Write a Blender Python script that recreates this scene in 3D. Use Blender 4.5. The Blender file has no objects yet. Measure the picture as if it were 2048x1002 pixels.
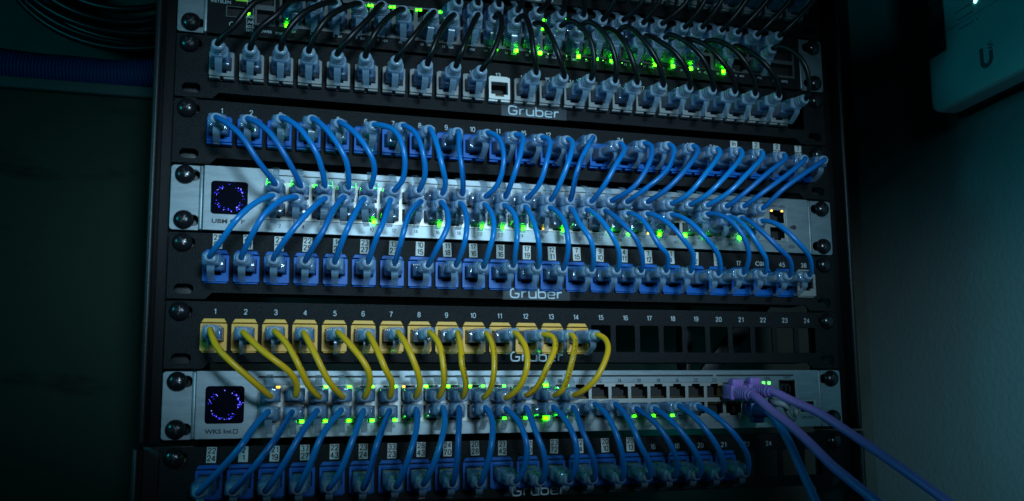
import bpy, bmesh, math, random
from mathutils import Vector, Matrix, Quaternion, Euler
random.seed(11)
C = bpy.context.scene.collection
S = bpy.context.scene
# ------------------------------------------------------------------ camera
CAM = (0.097539, -0.565207, -0.342027)
ROT = (-0.122043, -0.260863, 0.000614)
FPX, PPX, PPY = 1665.706535, 1094.692102, 625.808843
def rodrigues(r):
    r = Vector(r)
    return Matrix.Rotation(r.length, 3, r.normalized())
VIEW = rodrigues(ROT) @ Matrix(((1, 0, 0), (0, 0, -1), (0, 1, 0)))      # world -> (right, down, forward)
cd = bpy.data.cameras.new('camera')
cam = bpy.data.objects.new('camera', cd)
C.objects.link(cam)
rt, dn, fw = (Vector(VIEW[i]) for i in range(3))
M3 = Matrix((rt, -dn, -fw)).transposed()
cam.matrix_world = Matrix.Translation(CAM) @ M3.to_4x4()
cd.sensor_width = 36
cd.lens = FPX / 2048 * 36
cd.shift_x = (1024 - PPX) / 2048
cd.shift_y = (PPY - 501) / 2048
cd.clip_start, cd.clip_end = 0.02, 50
cd.dof.use_dof = True
cd.dof.focus_distance = 0.60
cd.dof.aperture_fstop = 14
S.camera = cam
# ------------------------------------------------------------------ world, lamps, exposure
w = bpy.data.worlds.new('World'); S.world = w; w.use_nodes = True
w.node_tree.nodes['Background'].inputs[0].default_value = (0.12, 0.42, 0.55, 1)
w.node_tree.nodes['Background'].inputs[1].default_value = 0.005
def lamp(kind, name, loc, energy, color, aim=None, **kw):
    l = bpy.data.lights.new(name, kind)
    l.energy = energy; l.color = color
    for k, v in kw.items(): setattr(l, k, v)
    o = bpy.data.objects.new(name, l); C.objects.link(o); o.location = loc
    if aim: o.rotation_euler = (Vector(aim) - Vector(loc)).to_track_quat('-Z', 'Y').to_euler()
    return o
key = lamp('SPOT', 'key_lamp', (0.26, -1.02, -0.09), 40, (0.49, 0.80, 1.0), (0.205, 0, -0.200), spot_size=math.radians(21.6), spot_blend=0.85, shadow_soft_size=0.085)
key.scale = (1.8, 1, 1)          # an oval beam
lamp('AREA', 'teal_lamp', (-0.42, -0.34, -0.12), 0.65, (0.0, 0.62, 0.80), (0.02, 0.0, -0.2), size=0.12)
lamp('POINT', 'hidden_teal_fill', (0.43, 0.165, -0.345), 0.05, (0.0, 0.75, 0.85), shadow_soft_size=0.02)  # unseen teal fill added behind the rack, tinting what shows through the slots
lamp('SPOT', 'side_lamp', (0.33, -0.75, -0.10), 30.0, (0.07, 0.66, 0.90), (0.66, -0.30, -0.27), spot_size=math.radians(43), spot_blend=1.0, shadow_soft_size=0.10)
lamp('SPOT', 'added_wall_wash', (0.36, -0.80, -0.36), 4.2, (1.0, 0.90, 0.95), (0.66, -0.01, -0.34), spot_size=math.radians(26), spot_blend=1.0, shadow_soft_size=0.05)  # extra spot added to lift the grey of the side wall
S.view_settings.view_transform = 'Standard'
S.view_settings.look = 'None'
S.view_settings.exposure = 0
S.view_settings.gamma = 1
S.render.engine = 'CYCLES'
S.cycles.use_denoising = True
S.cycles.max_bounces = 8
S.cycles.transparent_max_bounces = 24
S.cycles.caustics_reflective = False
S.cycles.caustics_refractive = False
S.cycles.sample_clamp_indirect = 2.0

# ------------------------------------------------------------------ helpers (all sizes in millimetres)
MM = 0.001
def ray(px, py):
    d = Vector(((px - PPX) / FPX, (py - PPY) / FPX, 1.0))
    return VIEW.transposed() @ d
def at(px, py, y):
    """point on the vertical plane y (mm, negative = towards the viewer) that a measured pixel of the photograph shows"""
    d = ray(px, py); t = (y * MM - CAM[1]) / d.y
    return (Vector(CAM) + t * d) * 1000
def at_side(px, py, x):
    d = ray(px, py); t = (x * MM - CAM[0]) / d.x
    return (Vector(CAM) + t * d) * 1000

class MB:
    def __init__(s): s.v, s.f, s.m, s.sm, s.uv = [], [], [], [], {}
    def add(s, vs, fs, mat=0, smooth=False):
        o = len(s.v); s.v += [tuple(v) for v in vs]
        for f in fs:
            s.f.append(tuple(i + o for i in f)); s.m.append(mat); s.sm.append(smooth)
    def box(s, x0, x1, y0, y1, z0, z1, r=0.0, mat=0, seg=2, xf=None):
        bm = bmesh.new(); bmesh.ops.create_cube(bm, size=1)
        for v in bm.verts:
            v.co = Vector(((x0 + x1) / 2 + v.co.x * (x1 - x0), (y0 + y1) / 2 + v.co.y * (y1 - y0), (z0 + z1) / 2 + v.co.z * (z1 - z0)))
        if r > 0:
            bmesh.ops.bevel(bm, geom=bm.edges[:], offset=r, segments=seg, profile=0.5, affect='EDGES')
        s.take(bm, mat, xf, r > 0 and seg > 1)
    def take(s, bm, mat=0, xf=None, smooth=False):
        bm.verts.index_update()
        vs = [v.co.copy() if xf is None else xf @ v.co for v in bm.verts]
        s.add(vs, [tuple(v.index for v in f.verts) for f in bm.faces], mat, smooth); bm.free()
    def mesh(s, me, mat=0, xf=None, smooth=False):
        s.add([(xf @ v.co if xf else v.co) for v in me.vertices], [tuple(p.vertices) for p in me.polygons], mat, smooth)
    def rings(s, rings, mat=0, smooth=True, cap=True, close=True):
        n = len(rings[0]); o = len(s.v)
        vs = [p for r in rings for p in r]
        fs = []
        for i in range(len(rings) - 1):
            for j in range(n if close else n - 1):
                k = (j + 1) % n
                fs.append((i * n + j, i * n + k, (i + 1) * n + k, (i + 1) * n + j))
        if cap:
            fs.append(tuple(range(n - 1, -1, -1))); fs.append(tuple(range((len(rings) - 1) * n, len(rings) * n)))
        s.add(vs, fs, mat, smooth)
    def build(s, name, mats, parent=None, loc=(0, 0, 0)):
        return link(name, s.data(name, mats), parent, loc)
    def data(s, name, mats):
        me = bpy.data.meshes.new(name)
        me.from_pydata([(a * MM, b * MM, c * MM) for a, b, c in s.v], [], s.f)
        for m in (mats if isinstance(mats, (list, tuple)) else [mats]): me.materials.append(m)
        me.polygons.foreach_set('material_index', s.m); me.polygons.foreach_set('use_smooth', s.sm)
        me.update(); return me
def base(o):                      # accumulated location of an object's ancestors (mm)
    return Vector(o['_base']) if o is not None and '_base' in o else Vector((0, 0, 0))
BASE = {}
def link(name, me, parent=None, loc=(0, 0, 0), rot=None):
    """link a mesh; its loc is in world millimetres, whatever its parent"""
    o = bpy.data.objects.new(name, me); C.objects.link(o)
    b = BASE.get(parent.name, Vector((0, 0, 0))) if parent else Vector((0, 0, 0))
    loc = Vector(loc)
    if parent: o.parent = parent
    o.location = (loc - b) * MM
    if rot is not None:
        o.rotation_mode = 'QUATERNION'; o.rotation_quaternion = rot
    BASE[o.name] = loc
    return o
def tag(o, label=None, cat=None, group=None, kind=None):
    if label: o['label'] = label
    if cat: o['category'] = cat
    if group: o['group'] = group
    if kind: o['kind'] = kind
    return o
def thing(name, label, cat, loc, group=None):
    o = bpy.data.objects.new(name, None); C.objects.link(o)
    o.empty_display_size = 0.01
    o.location = Vector(loc) * MM; BASE[o.name] = Vector(loc)
    return tag(o, label, cat, group)
def smooth_path(pts, n=8):
    P = [pts[0] + (pts[0] - pts[1])] + list(pts) + [pts[-1] + (pts[-1] - pts[-2])]
    out = []
    for i in range(1, len(P) - 2):
        a, b, c, d = P[i - 1], P[i], P[i + 1], P[i + 2]
        t0 = 0; t1 = max((b - a).length, 1e-3) ** .5; t2 = t1 + max((c - b).length, 1e-3) ** .5; t3 = t2 + max((d - c).length, 1e-3) ** .5
        for k in range(n):
            t = t1 + (t2 - t1) * k / n
            A1 = a * ((t1 - t) / (t1 - t0)) + b * ((t - t0) / (t1 - t0)); A2 = b * ((t2 - t) / (t2 - t1)) + c * ((t - t1) / (t2 - t1)); A3 = c * ((t3 - t) / (t3 - t2)) + d * ((t - t2) / (t3 - t2))
            B1_ = A1 * ((t2 - t) / (t2 - t0)) + A2 * ((t - t0) / (t2 - t0)); B2_ = A2 * ((t3 - t) / (t3 - t1)) + A3 * ((t - t1) / (t3 - t1))
            out.append(B1_ * ((t2 - t) / (t2 - t1)) + B2_ * ((t - t1) / (t2 - t1)))
    out.append(P[-2].copy()); return out
def relax(path, k=2):
    for _ in range(k):
        path = [path[0]] + [(path[i - 1] + path[i] * 2 + path[i + 1]) / 4 for i in range(1, len(path) - 1)] + [path[-1]]
    return path
def tube(path, radius, sides=12):
    """rings of a tube along a path, with a frame carried along it"""
    rings = []; up = Vector((0.3, -1, 0.2)); n = len(path)
    for i, p in enumerate(path):
        t = (path[min(i + 1, n - 1)] - path[max(i - 1, 0)]).normalized()
        a = up - t * up.dot(t)
        a.normalize(); up = a; b = t.cross(a)
        r = radius(i / (n - 1)) if callable(radius) else radius
        rings.append([p + (a * math.cos(q) + b * math.sin(q)) * r for q in (2 * math.pi * j / sides for j in range(sides))])
    return rings
def tube_data(name, path, radius, mat, sides=12):
    m = MB(); m.rings(tube(path, radius, sides)); me = m.data(name, mat)
    L = [0.0]
    for i in range(1, len(path)): L.append(L[-1] + (path[i] - path[i - 1]).length)
    uv = me.uv_layers.new(name='length'); off = random.random() * 100
    nr = len(path)
    for p in me.polygons:
        if len(p.vertices) != 4: continue
        for li, vi in zip(p.loop_indices, p.vertices):
            i, j = divmod(vi, sides)
            js = [v % sides for v in p.vertices]
            jj = j + sides if (j == 0 and max(js) == sides - 1) else j
            uv.data[li].uv = (L[i] + off, jj / sides)
    return me
_cache = {}
def from_curve(cu):
    o = bpy.data.objects.new('tmp', cu); C.objects.link(o)
    bpy.context.view_layer.update()
    me = bpy.data.meshes.new_from_object(o.evaluated_get(bpy.context.evaluated_depsgraph_get()))
    bpy.data.objects.remove(o); bpy.data.curves.remove(cu)
    return me
def plate(loops, thick, bevel=0.25, front=0.0):
    """flat plate in the x-z plane (loops: outline then holes, mm), its front face at y=front, thickness behind it; returns mesh in mm"""
    cu = bpy.data.curves.new('tmp', 'CURVE'); cu.dimensions = '2D'; cu.fill_mode = 'BOTH'
    cu.extrude = thick / 2 - bevel; cu.bevel_depth = bevel; cu.bevel_resolution = 1; cu.offset = -bevel
    for lp in loops:
        sp = cu.splines.new('POLY'); sp.points.add(len(lp) - 1); sp.use_cyclic_u = True
        for p, (x, z) in zip(sp.points, lp): p.co = (x, z, 0, 1)
    me = from_curve(cu)
    me.transform(Matrix.Translation((0, front + thick / 2, 0)) @ Matrix.Rotation(math.pi / 2, 4, 'X'))
    return me
def rrect(x0, x1, z0, z1, r=1.0, n=4):
    out = []
    for cx, cz, a0 in ((x1 - r, z1 - r, 0), (x0 + r, z1 - r, 90), (x0 + r, z0 + r, 180), (x1 - r, z0 + r, 270)):
        for k in range(n + 1):
            a = math.radians(a0 + 90 * k / n); out.append((cx + r * math.cos(a), cz + r * math.sin(a)))
    return out
def circle(cx, cz, r, n=20): return [(cx + r * math.cos(2 * math.pi * k / n), cz + r * math.sin(2 * math.pi * k / n)) for k in range(n)]
def rect(x0, x1, z0, z1): return [(x0, z0), (x1, z0), (x1, z1), (x0, z1)]
GL = {
 '0': [[(.28, 0), (.47, .06), (.55, .3), (.55, .7), (.47, .94), (.28, 1), (.09, .94), (.01, .7), (.01, .3), (.09, .06), (.28, 0)]],
 '1': [[(.10, .78), (.24, .86), (.34, 1)], [(.34, 1.03), (.34, 0)]],
 '2': [[(.03, .72), (.06, .9), (.18, 1), (.38, 1), (.52, .9), (.53, .72), (.45, .55), (.05, .08)], [(.0, .045), (.56, .045)]],
 '3': [[(.03, .8), (.12, .97), (.28, 1), (.46, .95), (.51, .77), (.44, .58), (.22, .53)], [(.22, .53), (.46, .48), (.55, .3), (.48, .08), (.28, 0), (.1, .04), (.01, .22)]],
 '4': [[(.42, 0), (.42, 1.0)], [(.40, .98), (.02, .30)], [(.0, .28), (.60, .28)]],
 '5': [[(.52, .96), (.12, .96)], [(.13, 1), (.07, .5), (.2, .6), (.36, .62), (.52, .5), (.55, .3), (.48, .08), (.28, 0), (.1, .04), (.01, .2)]],
 '6': [[(.51, .82), (.42, .97), (.27, 1), (.1, .9), (.02, .62), (.02, .3), (.1, .06), (.28, 0), (.47, .07), (.55, .3), (.48, .53), (.3, .61), (.12, .55), (.03, .38)]],
 '7': [[(.0, .96), (.56, .96)], [(.54, .95), (.33, .55), (.2, 0)]],
 '8': [[(.28, .53), (.46, .6), (.51, .77), (.44, .95), (.28, 1), (.12, .95), (.05, .77), (.1, .6), (.28, .53)], [(.28, .53), (.48, .46), (.55, .28), (.48, .06), (.28, 0), (.08, .06), (.01, .28), (.08, .46), (.28, .53)]],
 'G': [[(.95, .80), (.88, .95), (.72, 1), (.28, 1), (.08, .93), (0, .72), (0, .28), (.08, .07), (.28, 0), (.72, 0), (.9, .05), (.97, .22), (.97, .50)], [(1.05, .46), (.50, .46)]],
 'r': [[(0, 0), (0, .74)], [(.02, .40), (.08, .62), (.25, .70), (.52, .70)]],
 'u': [[(0, .74), (0, .22), (.07, .05), (.22, 0), (.62, 0), (.78, .08), (.82, .26)], [(.84, .74), (.84, -.07)]],
 'b': [[(0, 1.05), (0, -.02)], [(.02, .5), (.07, .65), (.2, .70), (.62, .70), (.78, .64), (.84, .48), (.84, .22), (.78, .06), (.62, 0), (.2, 0), (.07, .06), (.02, .2)]],
 'e': [[(.02, .36), (.82, .36)], [(.84, .42), (.82, .56), (.76, .66), (.6, .70), (.22, .70), (.06, .64), (0, .5), (0, .22), (.06, .06), (.2, 0), (.68, 0), (.82, .06)]],
}
GL['9'] = [[(.57 - x, 1 - y) for x, y in GL['6'][0]]]
def stroke_mesh(s, size, weight, gap):
    """lettering drawn with a pen of even width, as mesh ribbons in the x-z plane"""
    mb = MB(); x0 = 0.0; parts = []
    for ch in s:
        wd = max(x for l in GL[ch] for x, y in l); parts.append((ch, x0)); x0 += wd + gap
    tot = x0 - gap; layer = 0
    for ch, ox in parts:
        for line in GL[ch]:
            P = [Vector((x + ox - tot / 2, 0, y - .5)) * size for x, y in line]
            closed = (P[0] - P[-1]).length < 1e-6
            if len(P) > 3:
                for _ in range(2):
                    Q = [P[0]] if not closed else []
                    for a, b_ in zip(P, P[1:]): Q += [a.lerp(b_, .25), a.lerp(b_, .75)]
                    if closed: Q.append(Q[0].copy())
                    else: Q.append(P[-1])
                    P = Q
            n = len(P); rg = []; hw = weight * size / 2
            for i, p in enumerate(P):
                pa = P[(i - 1) if i else (n - 2 if closed else 0)]; pb = P[(i + 1) if i < n - 1 else (1 if closed else n - 1)]
                d = (pb - pa).normalized(); nn = Vector((-d.z, 0, d.x)) * hw
                yy = -.012 * layer
                rg.append([p + nn + Vector((0, yy, 0)), p - nn + Vector((0, yy, 0))])
            o = len(mb.v); mb.v += [tuple(v) for r in rg for v in r]
            for i in range(n - 1):
                mb.f.append((o + 2 * i, o + 2 * i + 1, o + 2 * i + 3, o + 2 * i + 2)); mb.m.append(0); mb.sm.append(False)
            layer += 1
    me = bpy.data.meshes.new('tmp'); me.from_pydata(mb.v, [], mb.f); return me
def text_mesh(s, size, bold=0.0, stretch=1.0):
    """flat lettering centred on the origin, in the x-z plane, facing the viewer (mm); size = height of a capital"""
    key = (s, size, bold, stretch)
    if key not in _cache and all(c in GL for c in s):
        _cache[key] = stroke_mesh(s, size, .165 if s == 'Gruber' else .135 + bold * .6, .30 if s == 'Gruber' else .24)
    if key not in _cache:
        cu = bpy.data.curves.new('tmp', 'FONT'); cu.body = s; cu.size = size / 0.70
        cu.align_x = 'CENTER'; cu.align_y = 'CENTER'; cu.offset = bold; cu.resolution_u = 3
        me = from_curve(cu)
        me.transform(Matrix.Rotation(math.pi / 2, 4, 'X') @ Matrix.Diagonal((stretch, 1, 1, 1)))
        _cache[key] = me
    return _cache[key]
def text(mb, s, x, y, z, size, bold=0.0, stretch=1.0, mat=0, tilt=0.0):
    mb.mesh(text_mesh(s, size, bold, stretch), mat, Matrix.Translation((x, y, z)) @ Matrix.Rotation(tilt, 4, 'Y'))

def mark(parent, s, x, y, z, size, bold=0.0, stretch=1.0, material='ink', name='printed_mark'):
    m = MB(); text(m, s, x, y, z, size, bold, stretch)
    return m.build(name, M[material], parent)

# ------------------------------------------------------------------ materials
def mat(name, color, rough=0.5, metal=0.0, alpha=1.0, emit=None, estr=0.0, spec=0.5, bump=None, trans=0.0, coat=0.0, sss=0.0):
    m = bpy.data.materials.new(name); m.use_nodes = True
    nt = m.node_tree; b = nt.nodes['Principled BSDF']
    b.inputs['Base Color'].default_value = (*color, 1); b.inputs['Roughness'].default_value = rough
    b.inputs['Metallic'].default_value = metal; b.inputs['Alpha'].default_value = alpha
    b.inputs['Specular IOR Level'].default_value = spec
    b.inputs['Transmission Weight'].default_value = trans
    b.inputs['Coat Weight'].default_value = coat
    if emit: b.inputs['Emission Color'].default_value = (*emit, 1); b.inputs['Emission Strength'].default_value = estr
    if bump:
        scale, strength, dist = bump
        tc = nt.nodes.new('ShaderNodeTexCoord'); nz = nt.nodes.new('ShaderNodeTexNoise'); bp = nt.nodes.new('ShaderNodeBump')
        nz.inputs['Scale'].default_value = scale; nz.inputs['Detail'].default_value = 3
        bp.inputs['Strength'].default_value = strength; bp.inputs['Distance'].default_value = dist
        nt.links.new(tc.outputs['Object'], nz.inputs['Vector']); nt.links.new(nz.outputs['Fac'], bp.inputs['Height'])
        nt.links.new(bp.outputs['Normal'], b.inputs['Normal'])
    return m
def mottle(m, scale, c1, c2, lo=0.35, hi=0.65, stretch=(1, 1, 1), rough=None):
    """wear and grime of their own shape in the base colour (and in the gloss)"""
    nt = m.node_tree; b = nt.nodes['Principled BSDF']
    tc = nt.nodes.new('ShaderNodeTexCoord'); mp = nt.nodes.new('ShaderNodeMapping'); mp.inputs['Scale'].default_value = stretch
    nz = nt.nodes.new('ShaderNodeTexNoise'); nz.inputs['Scale'].default_value = scale; nz.inputs['Detail'].default_value = 5; nz.inputs['Roughness'].default_value = .65
    cr = nt.nodes.new('ShaderNodeValToRGB'); cr.color_ramp.elements[0].position = lo; cr.color_ramp.elements[1].position = hi
    cr.color_ramp.elements[0].color = (*c1, 1); cr.color_ramp.elements[1].color = (*c2, 1)
    nt.links.new(tc.outputs['Object'], mp.inputs['Vector']); nt.links.new(mp.outputs['Vector'], nz.inputs['Vector']); nt.links.new(nz.outputs['Fac'], cr.inputs['Fac']); nt.links.new(cr.outputs['Color'], b.inputs['Base Color'])
    if rough:
        mr = nt.nodes.new('ShaderNodeMapRange'); mr.inputs['To Min'].default_value = rough[0]; mr.inputs['To Max'].default_value = rough[1]
        nt.links.new(nz.outputs['Fac'], mr.inputs['Value']); nt.links.new(mr.outputs['Result'], b.inputs['Roughness'])
    return m
def printed(m, ink, seed):
    """a jacket with a line of small dark print along part of its length (uv: millimetres along, turn around)"""
    nt = m.node_tree; b = nt.nodes['Principled BSDF']; base_c = tuple(b.inputs['Base Color'].default_value)
    uv = nt.nodes.new('ShaderNodeUVMap'); uv.uv_map = 'length'
    sp = nt.nodes.new('ShaderNodeSeparateXYZ'); nt.links.new(uv.outputs['UV'], sp.inputs[0])
    def mth(op, a, bb=None):
        n = nt.nodes.new('ShaderNodeMath'); n.operation = op
        for k, v in enumerate((a, bb)):
            if v is None: continue
            if isinstance(v, (int, float)): n.inputs[k].default_value = v
            else: nt.links.new(v, n.inputs[k])
        return n.outputs[0]
    band = mth('LESS_THAN', mth('ABSOLUTE', mth('SUBTRACT', mth('FRACT', mth('ADD', sp.outputs[1], 0.08)), 0.15)), 0.085)
    run = mth('GREATER_THAN', mth('FRACT', mth('DIVIDE', sp.outputs[0], 46.0)), 0.25)
    cb = nt.nodes.new('ShaderNodeCombineXYZ')
    nt.links.new(mth('MULTIPLY', sp.outputs[0], .85), cb.inputs[0]); nt.links.new(mth('MULTIPLY', sp.outputs[1], 24.0), cb.inputs[1]); cb.inputs[2].default_value = seed
    nz = nt.nodes.new('ShaderNodeTexNoise'); nz.inputs['Scale'].default_value = 1.3; nz.inputs['Detail'].default_value = 1
    nt.links.new(cb.outputs[0], nz.inputs['Vector'])
    ink_f = mth('MULTIPLY', mth('MULTIPLY', band, run), mth('GREATER_THAN', nz.outputs['Fac'], 0.5))
    mx = nt.nodes.new('ShaderNodeMix'); mx.data_type = 'RGBA'
    nt.links.new(ink_f, mx.inputs[0]); mx.inputs[6].default_value = base_c; mx.inputs[7].default_value = (*ink, 1)
    nt.links.new(mx.outputs[2], b.inputs['Base Color'])
    return m
M = {}
M['panel'] = mottle(mat('black_powder_coat', (.006, .007, .0085), .50, spec=.16, bump=(1100, .6, .0010)), 38, (.0055, .0065, .008), (.0105, .0115, .013), .42, .72, stretch=(1, 1, 1.8), rough=(.40, .62))
M['rail'] = mat('black_rail_paint', (.009, .0105, .012), .42, spec=.35, bump=(900, .2, .0005))
M['dark'] = mat('dark_socket_plastic', (.004, .004, .005), .6)
M['screw'] = mat('black_oxide_steel', (.010, .010, .012), .22, spec=.6)
M['silver'] = mottle(mat('brushed_aluminium', (.42, .45, .47), .42, .55, bump=(1800, .18, .0004)), 60, (.215, .255, .285), (.275, .315, .345), stretch=(1, 1, 5), rough=(.36, .50))
M['cage'] = mat('nickel_port_cage', (.36, .36, .35), .42, .7)
M['cage_dark'] = mat('dark_nickel_port_cage', (.13, .135, .14), .45, .6)
M['white'] = mat('white_print', (.50, .54, .57), .6)
M['ink'] = mat('dark_print', (.02, .022, .025), .6)
M['badge'] = mat('smoked_badge_film', (.045, .052, .060), .55, spec=.3)
M['badge_text'] = mat('pale_badge_lettering', (.46, .58, .66), .5)
M['paper'] = mottle(mat('white_label_tape', (.62, .64, .62), .55), 90, (.52, .54, .53), (.68, .70, .68))
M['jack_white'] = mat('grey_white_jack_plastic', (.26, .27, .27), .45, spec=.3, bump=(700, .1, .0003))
M['jack_bright'] = mat('bright_white_jack_plastic', (.78, .78, .76), .4, spec=.4)  # paler plastic for the one empty jack
M['jack_blue'] = mat('blue_jack_plastic', (.003, .105, .42), .42, spec=.22, bump=(700, .1, .0003))
M['jack_yellow'] = mat('yellow_jack_plastic', (.90, .47, .085), .45, spec=.3, bump=(700, .1, .0003))
M['hood'] = mat('clear_blue_plug_plastic', (.12, .33, .64), .05, alpha=.34, coat=.6, spec=.6, bump=(260, .25, .0006))
M['boot'] = mat('frosted_boot_plastic', (.44, .62, .80), .16, alpha=.50, spec=.5, bump=(500, .3, .0005))
M['latch'] = mat('clear_latch_plastic', (.22, .36, .48), .15, alpha=.40, spec=.5)
M['wires'] = mat('twisted_wire_core', (.07, .16, .32), .45)
def wire_colours(m):
    nt = m.node_tree; tc = nt.nodes.new('ShaderNodeTexCoord'); sp = nt.nodes.new('ShaderNodeSeparateXYZ'); nt.links.new(tc.outputs['Object'], sp.inputs[0])
    mr = nt.nodes.new('ShaderNodeMapRange'); mr.inputs['From Min'].default_value = -.0055; mr.inputs['From Max'].default_value = .0055
    cr = nt.nodes.new('ShaderNodeValToRGB'); cr.color_ramp.interpolation = 'CONSTANT'
    cols = [(.34, .20, .14), (.46, .44, .42), (.12, .26, .52), (.44, .45, .46), (.40, .22, .10), (.14, .36, .26), (.46, .46, .45), (.28, .18, .14)]
    for k, c in enumerate(cols):
        e = cr.color_ramp.elements[k] if k < 2 else cr.color_ramp.elements.new(k / 8)
        e.position = k / 8; e.color = (*c, 1)
    nt.links.new(sp.outputs[0], mr.inputs['Value']); nt.links.new(mr.outputs['Result'], cr.inputs['Fac']); nt.links.new(cr.outputs['Color'], nt.nodes['Principled BSDF'].inputs['Base Color'])
wire_colours(M['wires'])
M['slot'] = mat('highlight_steel_recess', (.045, .045, .05), .3, .6)  # paler than the screw, standing in for highlights in the cross
M['gold'] = mat('gold_contact', (.75, .52, .20), .3, 1.0)
M['black_cord'] = mat('black_cord_jacket', (.005, .006, .007), .36, spec=.35)
M['blue_cord'] = mat('blue_cord_jacket', (.003, .185, .56), .33, bump=(500, .06, .0004))
M['blue_cord_dark'] = mat('deep_blue_cord_jacket', (.003, .145, .46), .40, bump=(420, .10, .0005))
M['blue_cord_sky'] = mat('light_blue_cord_jacket', (.005, .215, .60), .28, bump=(420, .08, .0005))
M['blue_cord_print'] = printed(mat('blue_cord_jacket_printed', (.003, .185, .56), .33), (.004, .02, .10), 3.1)
M['yellow_cord'] = mat('yellow_cord_jacket', (1.0, .54, .014), .36, bump=(500, .06, .0004))
M['yellow_cord_print'] = printed(mat('yellow_cord_jacket_printed', (1.0, .54, .014), .36), (.12, .09, .01), 7.7)
M['purple'] = mat('purple_cord_jacket', (.44, .25, .70), .36, bump=(500, .08, .0004))
M['aqua'] = mat('aqua_cord_jacket', (.010, .19, .50), .38)
M['navy'] = mat('navy_plug_boot', (.008, .06, .22), .4)
M['led_green'] = mat('green_led', (.1, .8, .1), .4, emit=(.021, 1.0, .0), estr=32)
M['led_yellow'] = mat('lime_led', (.6, .8, .1), .4, emit=(.034, 1.0, .0006), estr=30)
M['clip'] = mat('white_clip_plastic', (.55, .57, .57), .4)
M['led_dim'] = mat('dim_green_window', (.1, .3, .05), .4, emit=(.10, .35, .01), estr=.5)
M['led_amber'] = mat('amber_led', (.8, .5, .1), .4, emit=(1.0, .52, .03), estr=4)
M['led_white'] = mat('pale_status_led', (.6, .9, .8), .4, emit=(.14, 1.0, .06), estr=1.4)
M['led_off'] = mat('unlit_led_lens', (.10, .16, .13), .3)
M['led_cyan'] = mat('cyan_led', (.3, .9, .9), .4, emit=(.25, 1.0, .95), estr=5)
M['screen'] = mat('black_display_glass', (.003, .003, .010), .12, spec=.5)
M['dot'] = mat('blue_display_pixel', (.1, .1, .8), .4, emit=(.022, .02, 1.0), estr=2.4)
M['dot_bright'] = mat('bright_display_pixel', (.3, .3, .9), .4, emit=(.30, .27, 1.0), estr=2.6)
M['wall'] = mat('side_wall_paint', (.20, .20, .20), .75, bump=(210, .35, .0012))
M['back'] = mottle(mat('back_wall_paint', (.10, .10, .09), .85, spec=.05, bump=(60, .4, .001)), 6, (.05, .06, .052), (.08, .09, .08))
M['board'] = mottle(mat('plywood_backboard', (.11, .10, .07), .8, spec=.05, bump=(120, .3, .0008)), 14, (.004, .008, .006), (.013, .025, .018), .26, .44, stretch=(.6, 1, 2.2))  # dimness and teal light are put into these dark greens
M['trim'] = mat('board_edge_trim', (.03, .055, .052), .7, spec=.1)
M['conduit'] = mat('blue_corrugated_conduit', (.004, .024, .085), .6, spec=.15)
M['ap'] = mat('white_wall_box_plastic', (.74, .75, .75), .5, bump=(300, .05, .0004))
M['ap_dark'] = mat('grey_ribbed_plastic', (.05, .055, .06), .5)
M['ap_mark'] = mat('grey_emblem_print', (.11, .15, .16), .5)
# ------------------------------------------------------------------ rack layout
U, W = 44.45, 482.6
X0, PITCH = 29.07, 18.557                       # first jack and jack spacing of the patch panels
PX0, PPITCH = 64.4, 14.8                        # first port and port spacing of the silver devices
SX0, SPITCH = 71.8, 15.25                       # the same for the black switch
def top(k): return -U * k - (3.0 if k == 8 else 0)
def mid(k): return top(k) - U / 2
def jx(n): return X0 + PITCH * n
ORD = ['first', 'second', 'third', 'fourth', 'fifth', 'sixth', 'seventh', 'eighth', 'ninth', 'tenth', 'eleventh', 'twelfth', 'thirteenth', 'fourteenth', 'fifteenth', 'sixteenth', 'seventeenth', 'eighteenth', 'nineteenth', 'twentieth', 'twenty-first', 'twenty-second', 'twenty-third', 'twenty-fourth']

# ---- setting: walls
BACK, SIDE = 205, 660
m = MB(); m.box(-1500, SIDE, BACK, BACK + 20, -1200, 700); tag(m.build('back_wall', M['back']), kind='structure')
m = MB(); m.box(SIDE, SIDE + 20, -1600, BACK + 20, -1200, 700); tag(m.build('side_wall', M['wall']), kind='structure')

# ---- rack frame
rf = thing('rack_frame', 'black steel equipment rack frame holding all the panels and switches', 'rack', (W / 2, 10, -180))
for xa, xb in ((-8.4, 18), (W - 18, W + 11.5)):
    m = MB(); m.box(xa, xb, 10, 12.4, -357, 120, .4)
    m.build('rail', M['rail'], rf)
for s, xe in ((-1, -8.4), (1, W + 11.5)):
    m = MB(); m.box(min(xe, xe + s * 4.2), max(xe, xe + s * 4.2), -3.5, 60, -357, 120, 1.9, seg=3)
    m.build('side_flange', M['rail'], rf)
lf = thing('rack_frame', 'separate lower black rack section with rounded corner under the lower silver switch', 'rack', (W / 2, 10, -480))
for xa, xb in ((-11.4, 18), (W - 18, W + 12.5)):
    m = MB(); m.box(xa, xb, 10, 12.4, -520, -358.6, .4); m.build('rail', M['rail'], lf)
for s, xe in ((-1, -11.4), (1, W + 12.5)):
    m = MB(); m.box(min(xe, xe + s * 4.4), max(xe, xe + s * 4.4), -3.0, 60, -520, -358.6, 2.1, seg=3); m.build('side_flange', M['rail'], lf)

m = MB(); X = Matrix.Translation((423, 70, -290)) @ Matrix.Rotation(math.radians(-48), 4, 'Y'); m.box(-75, 75, -3, 3, -7, 7, .5, xf=X); m.box(395, 402, 90, 110, -357, -230, 1); m.build('added_shadow_bar', M['rail'], rf)  # bars added behind the open slots to give diagonal dark shadows

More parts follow.
